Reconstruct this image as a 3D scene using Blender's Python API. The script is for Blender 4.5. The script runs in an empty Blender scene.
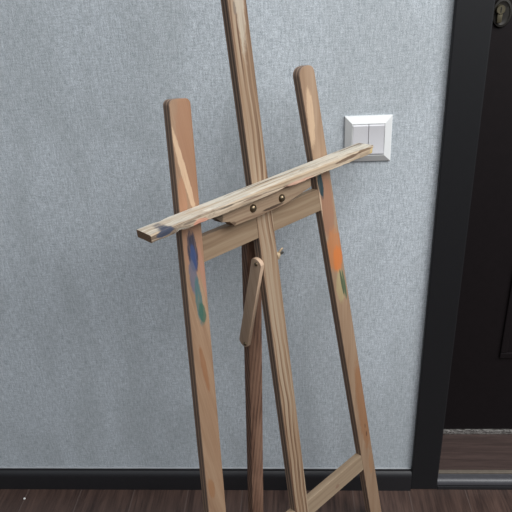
import bpy, bmesh, math, random
from mathutils import Vector, Matrix, noise

random.seed(7)
SC = bpy.context.scene
COL = SC.collection

# ------------------------------------------------------------------ camera
F_PX = 614.77
cam_d = bpy.data.cameras.new('camera')
cam = bpy.data.objects.new('camera', cam_d)
COL.objects.link(cam)
R_ = Vector((0.99786897, 0.04668543, -0.04558501))
U_ = Vector((0.0195903, 0.45203556, 0.89178477))
F_ = Vector((-0.0622394, 0.89077737, -0.45015767))
m = Matrix.Identity(4)
for i in range(3):
    m[i][0], m[i][1], m[i][2] = R_[i], U_[i], -F_[i]
m[0][3], m[1][3], m[2][3] = 0.0, -1.08087942, 1.17234123
cam.matrix_world = m
cam_d.sensor_width = 36.0
cam_d.lens = F_PX / 512 * 36.0
cam_d.clip_start = 0.02
SC.camera = cam

# ------------------------------------------------------------------ world, light, exposure
W = bpy.data.worlds.new('world')
SC.world = W
W.use_nodes = True
W.node_tree.nodes['Background'].inputs[0].default_value = (0.88, 0.94, 1.0, 1)
wt = W.node_tree
_tc = wt.nodes.new('ShaderNodeTexCoord')
_sp = wt.nodes.new('ShaderNodeSeparateXYZ')
_mr = wt.nodes.new('ShaderNodeMapRange')
wt.links.new(_tc.outputs['Generated'], _sp.inputs[0])
wt.links.new(_sp.outputs[2], _mr.inputs[0])
# pale ceiling above, darker room below the horizon
for _i, _v in enumerate((-0.06, 0.80, 0.02, 0.72)):
    _mr.inputs[1 + _i].default_value = _v
# surround light shaped weaker from the left, to darken left-facing board sides
_mx = wt.nodes.new('ShaderNodeMapRange')
wt.links.new(_sp.outputs[0], _mx.inputs[0])
for _i, _v in enumerate((-0.9, 0.6, 0.30, 1.45)):
    _mx.inputs[1 + _i].default_value = _v
_mm = wt.nodes.new('ShaderNodeMath')
_mm.operation = 'MULTIPLY'
wt.links.new(_mr.outputs[0], _mm.inputs[0])
wt.links.new(_mx.outputs[0], _mm.inputs[1])
wt.links.new(_mm.outputs[0], wt.nodes['Background'].inputs[1])

# the room's two ceiling globes, above and behind the camera
for _loc, _e in (((1.90, -1.20, 2.30), 178), ((0.65, -1.30, 2.30), 70)):
    ld = bpy.data.lights.new('ceiling_globe', 'POINT')
    ld.shadow_soft_size = 0.80
    ld.energy = _e
    ld.color = (1.0, 0.995, 0.985)
    lo = bpy.data.objects.new('ceiling_globe', ld)
    lo.location = _loc
    COL.objects.link(lo)

SC.view_settings.view_transform = 'Standard'
SC.view_settings.look = 'None'
SC.view_settings.exposure = 0.28
SC.view_settings.gamma = 1.0
SC.view_settings.use_curve_mapping = False


# ------------------------------------------------------------------ colour / node helpers
def lin(c):
    return tuple(((v / 255) / 12.92 if v / 255 <= 0.04045 else ((v / 255 + 0.055) / 1.055) ** 2.4) for v in c) + (1.0,)


class NT:
    """small wrapper for building node trees"""
    def __init__(self, name):
        self.m = bpy.data.materials.new(name)
        self.m.use_nodes = True
        self.t = self.m.node_tree
        self.bsdf = self.t.nodes['Principled BSDF']
        self.out = self.t.nodes['Material Output']

    def n(self, typ, **kw):
        nd = self.t.nodes.new(typ)
        for k, v in kw.items():
            setattr(nd, k, v)
        return nd

    def l(self, a, b):
        self.t.links.new(a, b)

    def val(self, sock, v):
        if hasattr(v, 'is_output'):
            self.l(v, sock)
        else:
            sock.default_value = v

    def math(self, op, a, b=0.0, c=0.0):
        nd = self.n('ShaderNodeMath', operation=op)
        self.val(nd.inputs[0], a)
        self.val(nd.inputs[1], b)
        self.val(nd.inputs[2], c)
        return nd.outputs[0]

    def mix(self, fac, a, b, mode='MIX'):
        nd = self.n('ShaderNodeMix', data_type='RGBA', blend_type=mode)
        self.val(nd.inputs[0], fac)
        self.val(nd.inputs[6], a)
        self.val(nd.inputs[7], b)
        return nd.outputs[2]

    def rng(self, v, a, b, c=0.0, d=1.0, smooth=True):
        nd = self.n('ShaderNodeMapRange', interpolation_type='SMOOTHSTEP' if smooth else 'LINEAR')
        self.val(nd.inputs[0], v)
        for i, q in enumerate((a, b, c, d)):
            nd.inputs[1 + i].default_value = q
        return nd.outputs[0]

    def mapping(self, vec, loc=(0, 0, 0), rot=(0, 0, 0), sc=(1, 1, 1)):
        nd = self.n('ShaderNodeMapping')
        self.l(vec, nd.inputs[0])
        nd.inputs[1].default_value = loc
        nd.inputs[2].default_value = rot
        nd.inputs[3].default_value = sc
        return nd.outputs[0]

    def noise(self, vec, scale, detail=3, rough=0.55, dist=0.0):
        nd = self.n('ShaderNodeTexNoise')
        self.l(vec, nd.inputs['Vector'])
        nd.inputs['Scale'].default_value = scale
        nd.inputs['Detail'].default_value = detail
        nd.inputs['Roughness'].default_value = rough
        nd.inputs['Distortion'].default_value = dist
        return nd.outputs[0]

    def obj(self):
        return self.n('ShaderNodeTexCoord').outputs['Object']

    def bump(self, h, strength, dist=0.001):
        nd = self.n('ShaderNodeBump')
        nd.inputs['Strength'].default_value = strength
        nd.inputs['Distance'].default_value = dist
        self.l(h, nd.inputs['Height'])
        self.l(nd.outputs[0], self.bsdf.inputs['Normal'])


def plain(name, rgb, rough=0.5, metal=0.0, spec=0.5, speck=0.06, scale=90):
    k = NT(name)
    c = lin(rgb)
    nz = k.noise(k.obj(), scale, 4)
    f = k.rng(nz, 0.3, 0.7, 1 - speck, 1 + speck)
    hs = k.n('ShaderNodeHueSaturation')
    hs.inputs['Color'].default_value = c
    k.l(f, hs.inputs['Value'])
    k.l(hs.outputs[0], k.bsdf.inputs['Base Color'])
    k.bsdf.inputs['Roughness'].default_value = rough
    k.bsdf.inputs['Metallic'].default_value = metal
    k.bsdf.inputs['Specular IOR Level'].default_value = spec
    return k.m


def wood(name, light, mid, dark, axis='v', angle=0.0, seed=0.0, period=0.01, distort=0.012, contrast=1.0,
         stains=(), weather=None, rough=0.6, stretch=0.05, ply=False):
    """Sawn pine. Object coordinates: x along the easel's width, y through the board, z up the board.
    stains: (u, v, radius u, radius v, rgb, amount) spots of paint on the front face (y = 0)."""
    k = NT(name)
    P = k.obj()
    rot = (0, angle, 0)
    Q = k.mapping(P, rot=rot)
    sc = (1, 1, stretch) if axis == 'v' else (stretch, 1, 1)
    S = k.mapping(Q, loc=(seed, seed * 1.7, seed * 0.6), sc=sc)
    # growth rings: lines along the grain, drifting slowly sideways and fading in and out
    sq = k.n('ShaderNodeSeparateXYZ')
    k.l(Q, sq.inputs[0])
    across = k.math('MULTIPLY_ADD', sq.outputs[1], 0.7, sq.outputs[0] if axis == 'v' else sq.outputs[2])
    wsc = (10, 10, 6) if axis == 'v' else (6, 10, 10)
    warp = k.noise(k.mapping(Q, loc=(seed, seed * 2.1, seed * 0.3), sc=wsc), 1.0, 2, 0.5)
    fade = k.noise(k.mapping(Q, loc=(seed * 3, seed, seed * 1.3), sc=(60, 40, 5) if axis == 'v' else (5, 40, 60)), 1.0, 2, 0.5)
    ph = k.math('MULTIPLY_ADD', k.math('SUBTRACT', warp, 0.5), distort, across)
    ring = k.math('SINE', k.math('MULTIPLY', ph, 2 * math.pi / period))
    ring2 = k.math('SINE', k.math('MULTIPLY_ADD', ph, 2 * math.pi / (period * 0.43), 1.1))
    ring = k.math('MULTIPLY_ADD', ring2, 0.45, ring)
    ring = k.math('MULTIPLY', ring, k.rng(fade, 0.30, 0.62, 0.25, 1.0))
    fib = k.noise(k.mapping(S, sc=(1, 1, 0.5) if axis == 'v' else (0.5, 1, 1)), 420, 3)
    blo = k.noise(S, 28, 3, 0.6, 0.6)
    g = k.math('MULTIPLY_ADD', ring, 0.17 * contrast,
               k.math('MULTIPLY_ADD', k.math('SUBTRACT', fib, 0.5), 0.55,
                      k.math('MULTIPLY_ADD', k.math('SUBTRACT', blo, 0.5), 0.9 * contrast, 0.45)))
    rp = k.n('ShaderNodeValToRGB')
    k.l(g, rp.inputs[0])
    e = rp.color_ramp.elements
    e[0].position, e[0].color = 0.12, lin(light)
    e[1].position, e[1].color = 0.92, lin(dark)
    e.new(0.52).color = lin(mid)
    col = rp.outputs[0]
    if weather:
        wn = k.noise(k.mapping(S, sc=(1, 1, 1)), 60, 5, 0.7, 1.0)
        sepw = k.n('ShaderNodeSeparateXYZ')
        k.l(P, sepw.inputs[0])
        top = k.rng(sepw.outputs[1], -0.0335, -0.0310, 0.30, 1.0)
        col = k.mix(k.math('MULTIPLY', k.rng(wn, 0.38, 0.60), top), col, lin(weather))
        wn2 = k.noise(k.mapping(S, loc=(5, 2, 1)), 95, 5, 0.75, 0.8)
        col = k.mix(k.rng(wn2, 0.54, 0.64, 0, 0.85), col, lin((92, 78, 66)))
    if stains:
        sep = k.n('ShaderNodeSeparateXYZ')
        k.l(P, sep.inputs[0])
        wob = k.noise(k.mapping(P, loc=(seed, 3, 1), sc=(1, 1, 0.45) if axis == 'v' else (0.45, 1, 1)), 150, 4, 0.65)
        wob = k.math('SUBTRACT', wob, 0.5)
        streak = k.noise(k.mapping(P, loc=(seed, 1, 9), sc=(1, 1, 0.08) if axis == 'v' else (0.08, 1, 1)), 300, 3)
        front = k.rng(sep.outputs[1], 0.002, 0.006, 1.0, 0.0)
        tone = k.rng(streak, 0.30, 0.5, 0.72, 1.0)
        for st in stains:
            u, v, ru, rv, rgb, amt = st[:6]
            rot = st[6] if len(st) > 6 else 0.0
            x = k.math('SUBTRACT', sep.outputs[0], u)
            z = k.math('SUBTRACT', sep.outputs[2], v)
            cr, sr = math.cos(rot), math.sin(rot)
            xr = k.math('MULTIPLY_ADD', z, -sr, k.math('MULTIPLY', x, cr))
            zr = k.math('MULTIPLY_ADD', z, cr, k.math('MULTIPLY', x, sr))
            du = k.math('DIVIDE', xr, ru)
            dv = k.math('DIVIDE', zr, rv)
            dd = k.math('SQRT', k.math('ADD', k.math('MULTIPLY', du, du), k.math('MULTIPLY', dv, dv)))
            dd = k.math('MULTIPLY_ADD', wob, 0.85, dd)
            mask = k.rng(dd, 0.78, 1.12, amt, 0.0)
            mask = k.math('MULTIPLY', k.math('MULTIPLY', mask, front), tone)
            col = k.mix(mask, col, lin(rgb))
    if ply:
        # sawn edges of the board show the glued layers
        tc = k.n('ShaderNodeTexCoord')
        sn = k.n('ShaderNodeSeparateXYZ')
        k.l(tc.outputs['Normal'], sn.inputs[0])
        sy = k.n('ShaderNodeSeparateXYZ')
        k.l(P, sy.inputs[0])
        edge = k.rng(k.math('ABSOLUTE', sn.outputs[1]), 0.45, 0.8, 1.0, 0.0)
        lay = k.math('SINE', k.math('MULTIPLY_ADD', sy.outputs[1], 2 * math.pi / 0.0062, 0.6))
        lay = k.math('MULTIPLY_ADD', k.math('SUBTRACT', fib, 0.5), 1.6, lay)
        ecol = k.mix(k.rng(lay, -0.5, 0.6), lin(ply[0]), lin(ply[1]))
        col = k.mix(k.math('MULTIPLY', edge, 0.9), col, ecol)
    k.l(col, k.bsdf.inputs['Base Color'])
    k.bsdf.inputs['Roughness'].default_value = rough
    k.bsdf.inputs['Specular IOR Level'].default_value = 0.3
    k.bump(g, 0.25 if not weather else 0.6, 0.0015)
    return k.m


# ------------------------------------------------------------------ mesh helpers
def link(name, bm, mat, parent=None, matrix=None, smooth=None):
    me = bpy.data.meshes.new(name)
    bmesh.ops.recalc_face_normals(bm, faces=bm.faces[:])
    bm.to_mesh(me)
    bm.free()
    for mt in (mat if isinstance(mat, (list, tuple)) else [mat]):
        me.materials.append(mt)
    o = bpy.data.objects.new(name, me)
    COL.objects.link(o)
    if parent:
        o.parent = parent
    if matrix is not None:
        o.matrix_local = matrix
    if smooth:
        for p in me.polygons:
            p.use_smooth = True
        try:
            me.set_sharp_from_angle(angle=math.radians(smooth))
        except Exception:
            pass
    return o


def struct(o):
    o['kind'] = 'structure'
    return o


def box(bm, x0, x1, y0, y1, z0, z1, bevel=0.0, seg=2):
    r = bmesh.ops.create_cube(bm, size=1.0)
    vs = r['verts']
    for v in vs:
        v.co = Vector((x0 + (v.co.x + .5) * (x1 - x0), y0 + (v.co.y + .5) * (y1 - y0), z0 + (v.co.z + .5) * (z1 - z0)))
    if bevel:
        es = list({e for v in vs for e in v.link_edges})
        bmesh.ops.bevel(bm, geom=es, offset=bevel, segments=seg, affect='EDGES', profile=0.6)
    return bm


def prism(bm, poly, y0, y1, bevel=0.0012, seg=2, shift=None):
    """polygon in (x, z), extruded from y0 to y1; shift(v) edits vertices before the bevel"""
    a = [bm.verts.new((p[0], y0, p[1])) for p in poly]
    b = [bm.verts.new((p[0], y1, p[1])) for p in poly]
    n = len(poly)
    fs = [bm.faces.new(a), bm.faces.new(b[::-1])]
    for i in range(n):
        fs.append(bm.faces.new((a[i], b[i], b[(i + 1) % n], a[(i + 1) % n])))
    bmesh.ops.recalc_face_normals(bm, faces=fs)
    if shift:
        for v in a + b:
            shift(v)
    if bevel:
        es = []
        for e in {e for f in fs for e in f.edges}:
            if len(e.link_faces) == 2 and e.calc_face_angle(0) > math.radians(35):
                es.append(e)
        bmesh.ops.bevel(bm, geom=es, offset=bevel, segments=seg, affect='EDGES', profile=0.6, clamp_overlap=True)
    return bm


def lathe(bm, prof, seg=20, M=None):
    """profile of (radius, height), turned about local z, then placed by M"""
    rings = []
    for r, h in prof:
        if r <= 1e-7:
            rings.append([bm.verts.new((0, 0, h))])
        else:
            rings.append([bm.verts.new((r * math.cos(2 * math.pi * i / seg), r * math.sin(2 * math.pi * i / seg), h)) for i in range(seg)])
    for a, b in zip(rings, rings[1:]):
        for i in range(seg):
            j = (i + 1) % seg
            if len(a) == 1:
                bm.faces.new((a[0], b[i], b[j]))
            elif len(b) == 1:
                bm.faces.new((a[i], a[j], b[0]))
            else:
                bm.faces.new((a[i], a[j], b[j], b[i]))
    for ring in (rings[0], rings[-1]):
        if len(ring) > 2:
            try:
                bm.faces.new(ring)
            except ValueError:
                pass
    if M is not None:
        done = [v for ring in rings for v in ring]
        for v in done:
            v.co = M @ v.co
    return bm


def profile_x(bm, prof, x0, x1):
    """closed (y, z) outline swept along x"""
    a = [bm.verts.new((x0, p[0], p[1])) for p in prof]
    b = [bm.verts.new((x1, p[0], p[1])) for p in prof]
    n = len(prof)
    bm.faces.new(a)
    bm.faces.new(b[::-1])
    for i in range(n):
        bm.faces.new((a[i], b[i], b[(i + 1) % n], a[(i + 1) % n]))
    return bm


# ------------------------------------------------------------------ setting: wall, floor, skirting
def wall_material():
    k = NT('wallpaper')
    P = k.obj()
    big = k.noise(k.mapping(P, sc=(1, 1, 0.35)), 7.5, 4, 0.6, 0.5)
    weft = k.noise(k.mapping(P, sc=(0.22, 1, 1)), 330, 3, 0.6)
    warp = k.noise(k.mapping(P, loc=(3, 0, 1), sc=(1, 1, 0.20)), 300, 3, 0.6)
    grit = k.noise(k.mapping(P, loc=(1, 0, 7)), 520, 3, 0.7)
    h = k.math('ADD', k.math('MULTIPLY', weft, 0.35), k.math('ADD', k.math('MULTIPLY', warp, 0.45), k.math('MULTIPLY', grit, 0.75)))
    f = k.rng(h, 0.60, 0.95, 0.0, 1.0, smooth=False)
    c = k.mix(f, lin((146, 155, 162)), lin((215, 222, 228)))
    c = k.mix(k.rng(big, 0.38, 0.64, 0.0, 0.30), c, lin((143, 149, 151)))
    k.l(c, k.bsdf.inputs['Base Color'])
    k.bsdf.inputs['Roughness'].default_value = 0.75
    k.bsdf.inputs['Specular IOR Level'].default_value = 0.25
    k.bump(h, 0.55, 0.0012)
    return k.m


BX, IX = 0.2646, 0.3270           # door casing, outer and inner edge
LEAF_Y = 0.15                     # the leaf sits this deep in the wall
DOOR_R, DOOR_H = 1.17, 2.02
M_wall = wall_material()
bm = bmesh.new()
box(bm, -2.2, IX - 0.02, 0, 0.25, 0, 2.6)
box(bm, IX - 0.02, DOOR_R + 0.02, 0, 0.25, DOOR_H + 0.02, 2.6)
box(bm, DOOR_R + 0.02, 2.4, 0, 0.25, 0, 2.6)
struct(link('wall_back', bm, M_wall))


def floor_material():
    k = NT('dark_laminate')
    P = k.obj()
    sep = k.n('ShaderNodeSeparateXYZ')
    k.l(P, sep.inputs[0])
    t = k.math('DIVIDE', k.math('SUBTRACT', sep.outputs[0], 0.2605), 0.1322)
    idx = k.math('FLOOR', t)
    fr = k.math('SUBTRACT', t, idx)
    wn = k.n('ShaderNodeTexWhiteNoise', noise_dimensions='1D')
    k.l(idx, wn.inputs['W'])
    off = k.n('ShaderNodeCombineXYZ')
    k.l(k.math('MULTIPLY', wn.outputs[0], 40.0), off.inputs[1])
    k.l(k.math('MULTIPLY', wn.outputs[0], 17.0), off.inputs[2])
    ad = k.n('ShaderNodeVectorMath', operation='ADD')
    k.l(P, ad.inputs[0])
    k.l(off.outputs[0], ad.inputs[1])
    G = k.mapping(ad.outputs[0], sc=(1, 0.06, 1))
    g1 = k.noise(G, 55, 5, 0.65, 0.8)
    g2 = k.noise(G, 260, 4, 0.6)
    g = k.math('ADD', k.math('MULTIPLY', g1, 0.6), k.math('MULTIPLY', g2, 0.4))
    c = k.mix(k.rng(g, 0.32, 0.66), lin((48, 36, 33)), lin((90, 70, 62)))
    c = k.mix(k.math('MULTIPLY', wn.outputs[0], 0.40), c, lin((50, 38, 34)))
    edge = k.math('MINIMUM', fr, k.math('SUBTRACT', 1.0, fr))
    seam = k.rng(edge, 0.004, 0.016, 1.0, 0.0)
    c = k.mix(k.math('MULTIPLY', seam, 0.30), c, lin((112, 100, 95)))
    k.l(c, k.bsdf.inputs['Base Color'])
    k.bsdf.inputs['Roughness'].default_value = 0.42
    k.bump(k.math('SUBTRACT', g, k.math('MULTIPLY', seam, 1.2)), 0.25, 0.001)
    return k.m


M_floor = floor_material()
bm = bmesh.new()
box(bm, -2.2, 2.4, -2.6, 0.0, -0.05, 0.0)
struct(link('floor', bm, M_floor))

M_skirt = plain('black_skirting', (30, 30, 33), 0.45, speck=0.05)
bm = bmesh.new()
profile_x(bm, [(0, 0), (-0.0145, 0), (-0.0145, 0.040), (-0.0135, 0.0465), (-0.0105, 0.0515), (-0.0065, 0.0550), (-0.0055, 0.0592), (0, 0.0592)], -2.2, BX)
struct(link('baseboard_back', bm, M_skirt, smooth=25))

# thin bead of filler along the top of the skirting
M_bead = plain('filler_bead', (150, 153, 156), 0.7)
bm = bmesh.new()
random.seed(3)
n = 90
pts = []
for i in range(n + 1):
    x = -2.2 + (BX - 0.001 + 2.2) * i / n
    w = 0.0004 + 0.0012 * abs(noise.noise(Vector((x * 9, 2, 1))))
    pts.append([bm.verts.new(p) for p in ((x, -0.0006, 0.0590), (x, -0.0034, 0.0592), (x, -0.0026, 0.0592 + w), (x, 0.0002, 0.0597 + w * 1.5))])
for a, b in zip(pts, pts[1:]):
    for j in range(3):
        bm.faces.new((a[j], b[j], b[j + 1], a[j + 1]))
struct(link('trim_1', bm, M_bead))

# ------------------------------------------------------------------ setting: door
M_frame = plain('dark_door_frame', (21, 22, 25), 0.5, spec=0.4, speck=0.05)
M_leaf = plain('dark_door_leaf', (19, 14, 16), 0.6, spec=0.2, speck=0.08)
M_brass = plain('tarnished_brass', (112, 106, 88), 0.42, metal=0.85)
M_plate = plain('dark_lock_plate', (40, 38, 35), 0.5, metal=0.4)
M_hole = plain('keyhole_black', (10, 10, 10), 0.8)
door = bpy.data.objects.new('door_1', None)
door.location = (0, 0, 0)
COL.objects.link(door)
struct(door)
# frame: casing on the wall face plus the lining of the opening
bm = bmesh.new()
FY = -0.0100
box(bm, BX, IX, FY, 0.0, 0, DOOR_H + 0.062, 0.0025)
box(bm, DOOR_R, DOOR_R + 0.062, FY, 0.0, 0, DOOR_H + 0.062, 0.0025)
box(bm, BX, DOOR_R + 0.062, FY - 0.0004, 0.0, DOOR_H, DOOR_H + 0.0624, 0.0025)
box(bm, IX - 0.02, IX, 0.0, 0.25, 0, DOOR_H + 0.01)
box(bm, DOOR_R, DOOR_R + 0.02, 0.0, 0.25, 0, DOOR_H + 0.01)
box(bm, IX - 0.02, DOOR_R + 0.02, 0.0, 0.25, DOOR_H, DOOR_H + 0.02)
link('door_frame', bm, M_frame, door)
# leaf with a raised frame-and-panel face
bm = bmesh.new()
L0, L1, LZ0, LZ1 = IX + 0.004, DOOR_R - 0.004, 0.040, DOOR_H - 0.004
box(bm, L0, L1, LEAF_Y, LEAF_Y + 0.05, LZ0, LZ1, 0.002)
for z0, z1 in ((0.265, 0.90), (1.16, 1.86)):
    x0, x1 = 0.485, 1.02
    for a in ((x0, x1, z0, z0 + 0.016), (x0, x1, z1 - 0.016, z1), (x0, x0 + 0.016, z0 + 0.016, z1 - 0.016), (x1 - 0.016, x1, z0 + 0.016, z1 - 0.016)):
        box(bm, a[0], a[1], LEAF_Y - 0.005, LEAF_Y, a[2], a[3], 0.0025)
leaf = link('door_leaf', bm, M_leaf, door)
# lock escutcheon
ex, ez_ = 0.3890, 1.0420
bm = bmesh.new()
def to_door(x, z, s=1.0):   # lathe axis z -> world -y, squeezed in x
    return Matrix.Translation((x, LEAF_Y, z)) @ Matrix(((s, 0, 0, 0), (0, 0, -1, 0), (0, 1, 0, 0), (0, 0, 0, 1)))
lathe(bm, [(0.0262, -0.002), (0.0262, 0.003), (0.0245, 0.005), (0.0205, 0.0055), (0.0185, 0.0042), (0.012, 0.0042), (0.0, 0.0042)], 36, to_door(ex, ez_, 0.70))
esc = link('keyhole_escutcheon', bm, M_plate, door, smooth=40)
esc['label'] = 'dark round-ended lock plate with a worn brass cylinder'
bm = bmesh.new()
lathe(bm, [(0.0085, 0.003), (0.0085, 0.0105), (0.0072, 0.0125), (0.0, 0.0125)], 24, to_door(ex - 0.005, ez_ + 0.006))
box(bm, ex - 0.0098, ex - 0.0002, LEAF_Y - 0.0105, LEAF_Y - 0.003, ez_ - 0.017, ez_ + 0.004, 0.0025)
cyl = link('lock_cylinder', bm, M_brass, esc, smooth=40)
bm = bmesh.new()
box(bm, ex - 0.0058, ex - 0.0042, LEAF_Y - 0.0129, LEAF_Y - 0.0122, ez_ + 0.0015, ez_ + 0.011)
link('keyhole', bm, M_hole, esc)


# threshold: brown sill between the casing and the leaf, grey nosing, metal strips
def sill_material():
    k = NT('brown_sill')
    P = k.obj()
    G = k.mapping(P, sc=(0.05, 1, 1))
    g = k.noise(G, 160, 5, 0.65, 0.5)
    c = k.mix(k.rng(g, 0.3, 0.7), lin((57, 45, 42)), lin((76, 61, 57)))
    k.l(c, k.bsdf.inputs['Base Color'])
    k.bsdf.inputs['Roughness'].default_value = 0.5
    k.bump(g, 0.15, 0.001)
    return k.m


X0, X1 = IX + 0.0005, DOOR_R - 0.0005
th = bpy.data.objects.new('trim_2', None)
th.location = (0, 0, 0)
COL.objects.link(th)
struct(th)
bm = bmesh.new()
box(bm, X0, X1, 0.016, 0.24, 0.0, 0.028)
link('sill_board', bm, sill_material(), th)
M_nose = plain('grey_nosing', (70, 70, 74), 0.38)
bm = bmesh.new()
pr = [(0.014, 0.0), (0.014, 0.026)]
for i in range(9):
    a = math.pi / 2 + math.pi / 2 * i / 8
    pr.append((0.004 + 0.012 * math.cos(a), 0.016 + 0.010 * math.sin(a)))
pr += [(-0.008, 0.012), (-0.002, 0.010), (-0.002, 0.0)]
profile_x(bm, pr, X0, X1)
link('nosing', bm, M_nose, th, smooth=35)
M_strip = plain('dull_brass_strip', (134, 124, 112), 0.4, metal=0.5)
bm = bmesh.new()
box(bm, X0, X1, 0.0145, 0.0235, 0.0, 0.0295, 0.0008)
link('edge_strip', bm, M_strip, th)
bm = bmesh.new()
box(bm, X0, X1, -0.0105, -0.003, 0.0, 0.0095, 0.001)
link('gap_shade_strip', bm, M_skirt, th)  # black strip standing in for the shadowed gap under the nosing


def weatherstrip_material():
    k = NT('scuffed_strip')
    P = k.obj()
    a = k.noise(k.mapping(P, sc=(0.5, 1, 1.4)), 120, 5, 0.75, 2.5)
    c = k.mix(k.rng(a, 0.42, 0.62), lin((70, 66, 64)), lin((165, 162, 158)))
    k.l(c, k.bsdf.inputs['Base Color'])
    k.bsdf.inputs['Roughness'].default_value = 0.35
    k.bsdf.inputs['Metallic'].default_value = 0.3
    k.bump(a, 0.4, 0.001)
    return k.m


bm = bmesh.new()
box(bm, X0, X1, LEAF_Y - 0.006, LEAF_Y + 0.02, 0.028, 0.0395, 0.0015)
link('door_sweep', bm, weatherstrip_material(), th)

# ------------------------------------------------------------------ light switch
def place_on_wall(x, z):
    return (x, 0, z)


M_sw = plain('white_switch_plastic', (214, 216, 216), 0.22, speck=0.01)
M_rock = plain('white_rocker_plastic', (206, 206, 210), 0.3, speck=0.01)
sw = bpy.data.objects.new('light_switch', None)
sw.location = (0.1347, 0, 0.8568)
COL.objects.link(sw)
sw['label'] = 'white double rocker light switch mounted on the grey wallpaper'
sw['category'] = 'light switch'
bm = bmesh.new()
# square rings (half width, y)
rings = []
for hw, y in ((0.0415, 0.0), (0.0415, -0.0028), (0.0405, -0.0040), (0.0293, -0.0098), (0.0283, -0.0100), (0.0276, -0.0094), (0.0276, -0.003)):
    rings.append([bm.verts.new((sx * hw, y, sz * hw)) for sx, sz in ((-1, -1), (1, -1), (1, 1), (-1, 1))])
for a, b in zip(rings, rings[1:]):
    for i in range(4):
        bm.faces.new((a[i], a[(i + 1) % 4], b[(i + 1) % 4], b[i]))
bm.faces.new(rings[-1])
bm.faces.new(rings[0][::-1])
link('switch_frame', bm, M_sw, sw)
for s in (-1, 1):
    bm = bmesh.new()
    xa, xb = (-0.0272, -0.0005) if s < 0 else (0.0005, 0.0272)
    hz = 0.0272
    # gently dished rocker: profile in (y, z) swept across
    pr = [(-0.003, -hz), (-0.0100, -hz)]
    for i in range(11):
        t = -1 + 2 * i / 10
        pr.append((-0.0098 - 0.0016 * t * t + 0.0004 * t, t * (hz - 0.0022)))
    pr += [(-0.0096, hz), (-0.003, hz)]
    profile_x(bm, pr, xa, xb)
    es = [e for e in bm.edges if e.calc_face_angle(0) > math.radians(50)]
    bmesh.ops.bevel(bm, geom=es, offset=0.0006, segments=2, affect='EDGES')
    link('rocker', bm, M_rock, sw, smooth=35)

# ------------------------------------------------------------------ easel
AL, TAU = 0.7996, 0.1163
OX, OY, OZ = 0.0188, -0.2616, 0.0600
CT, ST = math.cos(TAU), math.sin(TAU)
VF = -OZ / CT                                  # height along the board where it meets the floor
easel = bpy.data.objects.new('easel', None)
Nd = Vector((math.sin(AL), -math.cos(AL), 0))
base = Vector((OX, OY, OZ)) + (Vector((0, 0, CT)) - Nd * ST) * VF
easel.location = base
easel.rotation_euler = (0, 0, AL)
COL.objects.link(easel)
easel['label'] = 'unpainted wooden studio easel with paint-smeared legs, standing in front of grey wall'
easel['category'] = 'easel'
ROT = Matrix.Rotation(-TAU, 4, 'X')
FRONT = ROT @ Matrix.Translation((0, 0, -VF)) @ Matrix.Rotation(-0.0017, 4, 'Y')   # board coordinates (u, -n, v) -> easel

A_, S_ = 0.2126, -0.0956
WL, T_ = 0.0344, 0.0150
M0, WM, TM = -0.0017, 0.0333, 0.0148


def floor_v(n):
    return -(OZ + n * ST) / CT


def rounded(xl, xr, top, r, fall=0.0, seg=10):
    """top of a board from right to left with rounded corners, in board-local axes (across, along)"""
    pts = []
    for i in range(seg + 1):
        a = math.pi / 2 * i / seg
        pts.append((xr - r + r * math.cos(a), top - r + r * math.sin(a)))
    for i in range(seg + 1):
        a = math.pi / 2 + math.pi / 2 * i / seg
        pts.append((xl + r + r * math.cos(a), top - r + r * math.sin(a)))
    return pts


def leg(side, top, r, mat):
    sl = math.atan(S_)                          # lean of the leg inside the frame plane
    ang = -side * sl
    ca, sa = math.cos(ang), math.sin(ang)

    def tr(c, l):                               # across / along -> u, v
        u0 = side * A_
        return (u0 + c * ca - l * sa, c * sa + l * ca)
    h = WL / 2
    topl = top / ca
    poly = [tr(c, l) for c, l in rounded(-h, h, topl, r)]
    # cut the foot along the floor
    for c in (-h, h):
        l = (VF - c * sa) / ca
        poly.append(tr(c, l))

    def shift(v):
        if v.co.z < VF + 0.01:
            v.co.z = floor_v(-v.co.y)
    bm = bmesh.new()
    prism(bm, poly, 0.0, T_, 0.0007, 2, shift)
    return link('leg', bm, mat, easel, FRONT, smooth=18)


TAN_L, TAN_M, TAN_D = (206, 172, 134), (186, 146, 107), (146, 104, 72)
lean = math.atan(S_)
PLY = ((108, 92, 83), (156, 131, 112))
M_legL = wood('pine_left_leg', (154, 128, 104), (138, 110, 87), (114, 85, 66), 'v', -lean, 1.3, 0.024, 0.050, 0.6, stretch=0.06, ply=PLY, stains=(
    (-0.1200, 0.8800, 0.0190, 0.0900, (140, 103, 78), 0.85, 0.06),
    (-0.1355, 0.8480, 0.0050, 0.0680, (184, 156, 128), 0.95, -0.125),
    (-0.1450, 0.8130, 0.0075, 0.0300, (158, 114, 86), 0.70, 0.1),
    (-0.1400, 0.7400, 0.0200, 0.0480, (148, 112, 90), 0.70),
    (-0.1440, 0.7340, 0.0088, 0.0330, (42, 46, 62), 0.95, 0.05),
    (-0.1440, 0.7260, 0.0052, 0.0210, (50, 68, 108), 0.75),
    (-0.1500, 0.6950, 0.0072, 0.0300, (86, 88, 104), 0.85),
    (-0.1480, 0.6580, 0.0062, 0.0400, (66, 96, 96), 0.88, 0.06),
    (-0.1460, 0.6380, 0.0062, 0.0180, (50, 88, 74), 0.85),
    (-0.1330, 0.7000, 0.0040, 0.0450, (160, 116, 98), 0.60),
    (-0.1600, 0.5490, 0.0046, 0.0420, (132, 92, 64), 0.85, -0.03),
    (-0.1880, 0.3360, 0.0060, 0.0200, (140, 102, 72), 0.80)))
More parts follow.
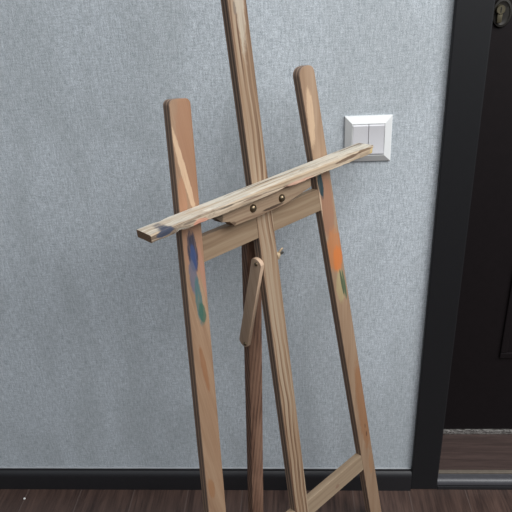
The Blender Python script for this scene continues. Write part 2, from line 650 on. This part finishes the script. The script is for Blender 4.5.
M_legR = wood('pine_right_leg', (159, 136, 114), (143, 117, 94), (119, 93, 73), 'v', lean, 4.1, 0.024, 0.050, 0.6, stretch=0.06, ply=PLY, stains=(
    (0.1220, 0.8700, 0.0080, 0.0500, (200, 172, 142), 0.60),
    (0.1420, 0.7150, 0.0165, 0.0600, (146, 106, 84), 0.80),
    (0.1270, 0.7150, 0.0025, 0.0420, (196, 172, 148), 0.70),
    (0.1305, 0.7580, 0.0062, 0.0270, (28, 58, 66), 0.95, -0.10),
    (0.1510, 0.6300, 0.0215, 0.0420, (172, 114, 74), 0.88),
    (0.1580, 0.6120, 0.0125, 0.0260, (190, 110, 56), 0.85),
    (0.1600, 0.5560, 0.0120, 0.0340, (164, 152, 112), 0.60),
    (0.1640, 0.5620, 0.0030, 0.0280, (58, 78, 58), 0.90, -0.12),
    (0.1700, 0.5560, 0.0030, 0.0310, (64, 88, 66), 0.90, -0.12),
    (0.1950, 0.2700, 0.0150, 0.1150, (140, 100, 70), 0.80, -0.08),
    (0.1985, 0.2230, 0.0016, 0.0060, (84, 56, 42), 0.85),
    (0.2010, 0.2020, 0.0016, 0.0070, (84, 56, 42), 0.85),
    (0.2080, 0.1200, 0.0060, 0.0300, (150, 112, 80), 0.60)))
M_mast = wood('pine_mast', (155, 137, 116), (138, 113, 90), (88, 64, 48), 'v', 0.0, 7.7, 0.0100, 0.022, 1.9, stretch=0.03, ply=((92, 79, 72), (150, 126, 108)), stains=((0.001, 1.10, 0.0095, 0.12, (172, 160, 143), 0.85), (-0.0085, 1.045, 0.0024, 0.009, (104, 92, 82), 0.7)))
M_cross = wood('pine_crossbar', (139, 120, 98), (125, 104, 83), (99, 79, 62), 'u', 0.0, 2.2, 0.017, 0.030, 1.2, stretch=0.07)
M_str = wood('pine_stretcher', (151, 133, 111), (136, 117, 96), (112, 92, 74), 'u', 0.0, 9.4, 0.018, 0.020, 0.8, stretch=0.05, stains=(
    (0.1850, 0.1560, 0.0055, 0.006, (92, 70, 54), 0.8),
    (0.1010, 0.1330, 0.0060, 0.004, (120, 90, 74), 0.6)))
M_back = wood('pine_rear_leg', (148, 116, 96), (129, 98, 81), (88, 64, 52), 'v', 0.0, 5.5, 0.0090, 0.006, 1.9, stretch=0.012, ply=((90, 70, 60), (132, 104, 88)))
M_strut = wood('pine_strut', (198, 172, 148), (184, 157, 133), (158, 130, 108), 'v', 0.0, 3.3, 0.011, 0.014, 0.6, stretch=0.06)
M_ledge = wood('weathered_ledge', (179, 159, 134), (159, 136, 111), (111, 90, 73), 'u', 0.0, 6.1, 0.0095, 0.018, 1.2, stretch=0.055,
               weather=(200, 193, 179), rough=0.75, stains=(
    (-0.2030, 0.7905, 0.0150, 0.0050, (52, 60, 78), 0.95, -0.12),
    (-0.1450, 0.7850, 0.0130, 0.0060, (198, 128, 104), 0.70),
    (-0.1630, 0.7905, 0.0120, 0.0016, (88, 76, 66), 0.8),
    (-0.0980, 0.7925, 0.0140, 0.0014, (82, 72, 64), 0.8),
    (-0.0500, 0.7905, 0.0200, 0.0014, (110, 88, 72), 0.75),
    (0.1640, 0.7960, 0.0330, 0.0030, (96, 74, 58), 0.9, 1.52 - math.pi / 2),
    (0.2100, 0.7985, 0.0200, 0.0022, (98, 76, 58), 0.85),
    (0.0450, 0.7880, 0.0350, 0.0040, (192, 146, 126), 0.60),
    (0.2290, 0.7900, 0.0060, 0.0080, (206, 180, 110), 0.60)))
M_cleat = wood('pine_cleat', (158, 139, 116), (141, 119, 98), (103, 80, 63), 'u', 0.0, 8.2, 0.013, 0.020, 0.8, stretch=0.06, stains=(
    (0.0020, 0.7595, 0.0230, 0.0022, (60, 46, 38), 0.9),
    (-0.1040, 0.7740, 0.0080, 0.0090, (72, 62, 52), 0.85),
    (-0.0800, 0.7590, 0.0060, 0.0035, (86, 68, 54), 0.8)))

leg(-1, 0.9445, 0.0085, M_legL)
leg(1, 0.9493, 0.0135, M_legR)

# mast: runs the whole height at the front, its end rests just below the stretcher
bm = bmesh.new()
h = WM / 2
prism(bm, [(M0 - h, 0.092), (M0 + h, 0.092), (M0 + h, 1.28), (M0 + h - .006, 1.288), (M0 - h + .006, 1.288), (M0 - h, 1.28)], -0.0006, TM, 0.0008)
link('mast', bm, M_mast, easel, FRONT)


def bar_between(name, v0, v1, n0, n1, mat):
    """a rail butted between the two legs, ends cut along the legs"""
    def inner(v):
        return A_ + S_ * v - (WL / 2) / math.cos(lean) + 0.0003
    bm = bmesh.new()
    prism(bm, [(-inner(v0), v0), (inner(v0), v0), (inner(v1), v1), (-inner(v1), v1)], n0, n1, 0.0012)
    return link(name, bm, mat, easel, FRONT)


bar_between('crossbar', 0.7119, 0.7502, 0.0006, 0.0142, M_cross)
bar_between('stretcher', 0.1181, 0.1575, 0.0004, 0.0145, M_str)

# rear leg: plank hinged behind the crossbar and slanting back to the floor
HB = 0.0155
def rear_n(v):
    return -0.0343 - (0.6847 - v) * 0.1695
# where its front face meets the floor
vb = -0.04
for _ in range(20):
    vb = floor_v(rear_n(vb))
vbb = vb
for _ in range(20):
    vbb = floor_v(rear_n(vbb) - 0.0147)
bm = bmesh.new()
vt = 0.742
side_poly = [(vt, rear_n(vt)), (vt + 0.006, rear_n(vt) - 0.0040), (vt + 0.006, rear_n(vt) - 0.0107), (vt, rear_n(vt) - 0.0147), (vbb, rear_n(vbb) - 0.0147), (vb, rear_n(vb))]
a = [bm.verts.new((M0 - HB, -n_, v_)) for v_, n_ in side_poly]
b = [bm.verts.new((M0 + HB, -n_, v_)) for v_, n_ in side_poly]
bm.faces.new(a)
bm.faces.new(b[::-1])
for i in range(len(a)):
    j = (i + 1) % len(a)
    bm.faces.new((a[i], b[i], b[j], a[j]))
bmesh.ops.recalc_face_normals(bm, faces=bm.faces[:])
bmesh.ops.bevel(bm, geom=[e for e in bm.edges if e.calc_face_angle(0) > 0.6], offset=0.0012, segments=2, affect='EDGES', profile=0.6)
link('rear_leg', bm, M_back, easel, FRONT)

# hinge block between crossbar and rear leg
M_steel = plain('dull_steel', (120, 116, 108), 0.35, metal=0.9)
M_bolt = plain('aged_bolt', (112, 98, 78), 0.32, metal=0.85)
bm = bmesh.new()
yb = -rear_n(0.731)
box(bm, M0 - 0.012, M0 + 0.012, 0.0140, 0.0165, 0.716, 0.748, 0.0004)
lathe(bm, [(0.0, -0.0125), (0.0042, -0.0125), (0.0042, 0.0125), (0.0, 0.0125)], 14,
      Matrix.Translation((M0, 0.0195, 0.732)) @ Matrix.Rotation(math.pi / 2, 4, 'Y'))
box(bm, M0 - 0.012, M0 + 0.012, 0.0195, yb + 0.0015, 0.718, 0.733, 0.0004)
link('hinge', bm, M_steel, easel, FRONT, smooth=40)

# strut on the left sides of mast and rear leg
P_top, P_bot = Vector((-0.006, 0.6705)), Vector((-0.0690, 0.5075))     # (n, v)
dirv = (P_bot - P_top).normalized()
nor = Vector((-dirv.y, dirv.x))
w = 0.0112
ext = 0.009
out = []
for i in range(13):
    t = math.pi * i / 12
    out.append(P_bot + dirv * (math.sin(t) * w * 0.85) + nor * (math.cos(t) * w))
for i in range(13):
    t = math.pi * i / 12
    out.append(P_top - dirv * (math.sin(t) * w * 0.72) - nor * (math.cos(t) * w))
bm = bmesh.new()
xa, xb = M0 - 0.0185 - 0.0065, M0 - 0.0174
a = [bm.verts.new((xa, -p.x, p.y)) for p in out]
b = [bm.verts.new((xb, -p.x, p.y)) for p in out]
bm.faces.new(a)
bm.faces.new(b[::-1])
for i in range(len(a)):
    j = (i + 1) % len(a)
    bm.faces.new((a[i], b[i], b[j], a[j]))
bmesh.ops.recalc_face_normals(bm, faces=bm.faces[:])
bmesh.ops.bevel(bm, geom=[e for e in bm.edges if e.calc_face_angle(0) > 0.9], offset=0.001, segments=2, affect='EDGES', profile=0.6)
strut = link('strut', bm, M_strut, easel, FRONT, smooth=18)

DOME = [(0.0, 0.0034), (0.0016, 0.0032), (0.0032, 0.0024), (0.0043, 0.0010), (0.0046, -0.0006), (0.0046, -0.002)]


def bolt(M, r, part):
    bm = bmesh.new()
    lathe(bm, [(a * r, b * r) for a, b in DOME], 20, M)
    return link('bolt', bm, M_bolt, part, smooth=60)


def along(axis, loc):
    """matrix turning lathe z to -x / +x / -y"""
    rot = {'-x': Matrix.Rotation(-math.pi / 2, 4, 'Y'), '+x': Matrix.Rotation(math.pi / 2, 4, 'Y'), '-y': Matrix.Rotation(math.pi / 2, 4, 'X')}[axis]
    return Matrix.Translation(loc) @ rot


bolt(along('-x', (xa, -P_top.x, P_top.y - 0.001)), 0.75, strut)
bolt(along('-x', (xa, -P_bot.x - 0.004, P_bot.y - 0.003)), 0.8, strut)

# wing nut on the bolt's right-hand end
M_wing = plain('yellowed_zinc', (186, 164, 134), 0.5, metal=0.2)
bm = bmesh.new()
cx = M0 + WM / 2
pv, pn = 0.6690, -0.0045
lathe(bm, [(0.0, 0.0), (0.0062, 0.0), (0.0056, 0.004), (0.0044, 0.0075), (0.0, 0.0075)], 16, along('+x', (cx, -pn, pv)))
for s in (-1, 1):
    q = bmesh.new()
    prism(q, [(0.0035, s * 0.0020), (0.0072, s * 0.0035), (0.0135, s * 0.0100), (0.0125, s * 0.0128), (0.0095, s * 0.0125), (0.0045, s * 0.0062)], -0.0011, 0.0011, 0.0005, 1)
    me = bpy.data.meshes.new('tmp')
    bmesh.ops.transform(q, matrix=Matrix.Translation((cx, -pn, pv)) @ Matrix.Rotation(0.5, 4, 'X'), verts=q.verts[:])
    q.to_mesh(me)
    q.free()
    bm.from_mesh(me)
    bpy.data.meshes.remove(me)
link('wing_nut', bm, M_wing, easel, FRONT, smooth=40)
bm = bmesh.new()
lathe(bm, [(0.0, 0.0), (0.0023, 0.0), (0.0023, 0.0165), (0.0018, 0.0172), (0.0, 0.0172)], 12, along('+x', (cx, -pn, pv)))
link('bolt', bm, M_steel, easel, FRONT, smooth=40)

# canvas ledge: rough old batten, slightly out of level, worn along its lower edge
bm = bmesh.new()
u0, u1, N_ = -0.2250, 0.2325, 120
secs = []
for i in range(N_ + 1):
    u = u0 + (u1 - u0) * i / N_
    vb_ = 0.7959 + 0.0167 * (u - u0)
    th_ = 0.0107 + 0.0016 * min(1, max(0, (u + 0.21) / 0.1)) + 0.0008 * max(0, u / 0.23)
    j1 = noise.noise(Vector((u * 34, 1.3, 0))) * 0.0011 + noise.noise(Vector((u * 120, 4.3, 0))) * 0.0007
    j2 = noise.noise(Vector((u * 26, 7.3, 0))) * 0.0014 + noise.noise(Vector((u * 90, 2.3, 0))) * 0.0008
    # chips: two notches on the lower front edge, one on the upper back edge
    chip = 0.0022 * math.exp(-((u + 0.178) / 0.007) ** 2) + 0.0016 * math.exp(-((u - 0.020) / 0.010) ** 2)
    back = 0.003 * math.exp(-((u + 0.190) / 0.006) ** 2)
    nf = 0.0345
    sec = [(0.0006 + back, vb_ - 0.001), (0.0018 + back, vb_), (nf * 0.5, vb_ - 0.0008 + j1 * 0.6), (nf - 0.0016, vb_ - 0.0022 + j1), (nf + j2, vb_ - 0.0036 + j1),
           (nf + j2 * 0.8 - 0.0004, vb_ - 0.002 - th_ * 0.5), (nf - 0.0006 - chip + j2, vb_ - 0.002 - th_ + 0.0012 + chip + j1), (nf - 0.0022 - chip, vb_ - 0.002 - th_ + chip * 0.7 + j1),
           (nf * 0.5, vb_ - 0.001 - th_), (0.0006, vb_ - th_)]
    sk = 0.0010 * ((u - u0) / (u1 - u0))
    secs.append([bm.verts.new((u + sk * (n_ / nf), -n_, v_)) for n_, v_ in sec])
for a, b in zip(secs, secs[1:]):
    for j in range(len(a)):
        jj = (j + 1) % len(a)
        bm.faces.new((a[j], a[jj], b[jj], b[j]))
# right end is split and worn to a blunt point, left end sawn square
bm.faces.new(secs[0])
bm.faces.new(secs[-1][::-1])
for v in secs[-1]:
    if v.co.z < 0.797:
        v.co.x -= 0.004
M_ledge_end = wood('ledge_end_grain', (150, 124, 98), (128, 102, 80), (96, 74, 58), 'u', 0.0, 2.7, 0.004, 0.008, 1.0, stretch=1.0)
lg = link('ledge', bm, [M_ledge, M_ledge_end], easel, FRONT, smooth=35)
lg['label'] = 'weathered canvas ledge with whitish wear and a dark blue paint smear'
for p in lg.data.polygons:
    if p.normal.x < -0.9:
        p.material_index = 1

# cleat under the ledge, clamped to the mast by two bolts
bm = bmesh.new()
def ledge_bottom(u):
    return 0.7959 + 0.0167 * (u - u0) - 0.0126
poly = [(-0.1095, ledge_bottom(-0.1095)), (-0.1105, 0.7780), (-0.0990, 0.7672), (-0.0850, 0.7632), (-0.0775, 0.7545), (-0.030, 0.7540), (0.0250, 0.7556), (0.0890, 0.7668), (0.0897, ledge_bottom(0.0897))]
prism(bm, poly, -0.0190, -0.0007, 0.0022, 2)
cleat = link('cleat', bm, M_cleat, easel, FRONT, smooth=18)
for u, v in ((-0.0385, 0.7700), (0.0212, 0.7680)):
    bolt(along('-y', (u, -0.0190, v)), 1.4, cleat)

# ------------------------------------------------------------------ crumb on the floor
bm = bmesh.new()
bmesh.ops.create_icosphere(bm, subdivisions=2, radius=0.0026)
for v in bm.verts:
    v.co *= 1 + 0.35 * noise.noise(v.co * 600 + Vector((3, 1, 2)))
    v.co.z *= 0.6
lo_ = min(v.co.z for v in bm.verts)
for v in bm.verts:
    v.co.z -= lo_
cr = link('crumb', bm, plain('white_plaster', (232, 230, 226), 0.8), smooth=60)
cr.location = (-0.6650, -0.0443, 0.0)
cr['label'] = 'tiny white crumb lying on the dark floor by the baseboard'
cr['category'] = 'crumb'
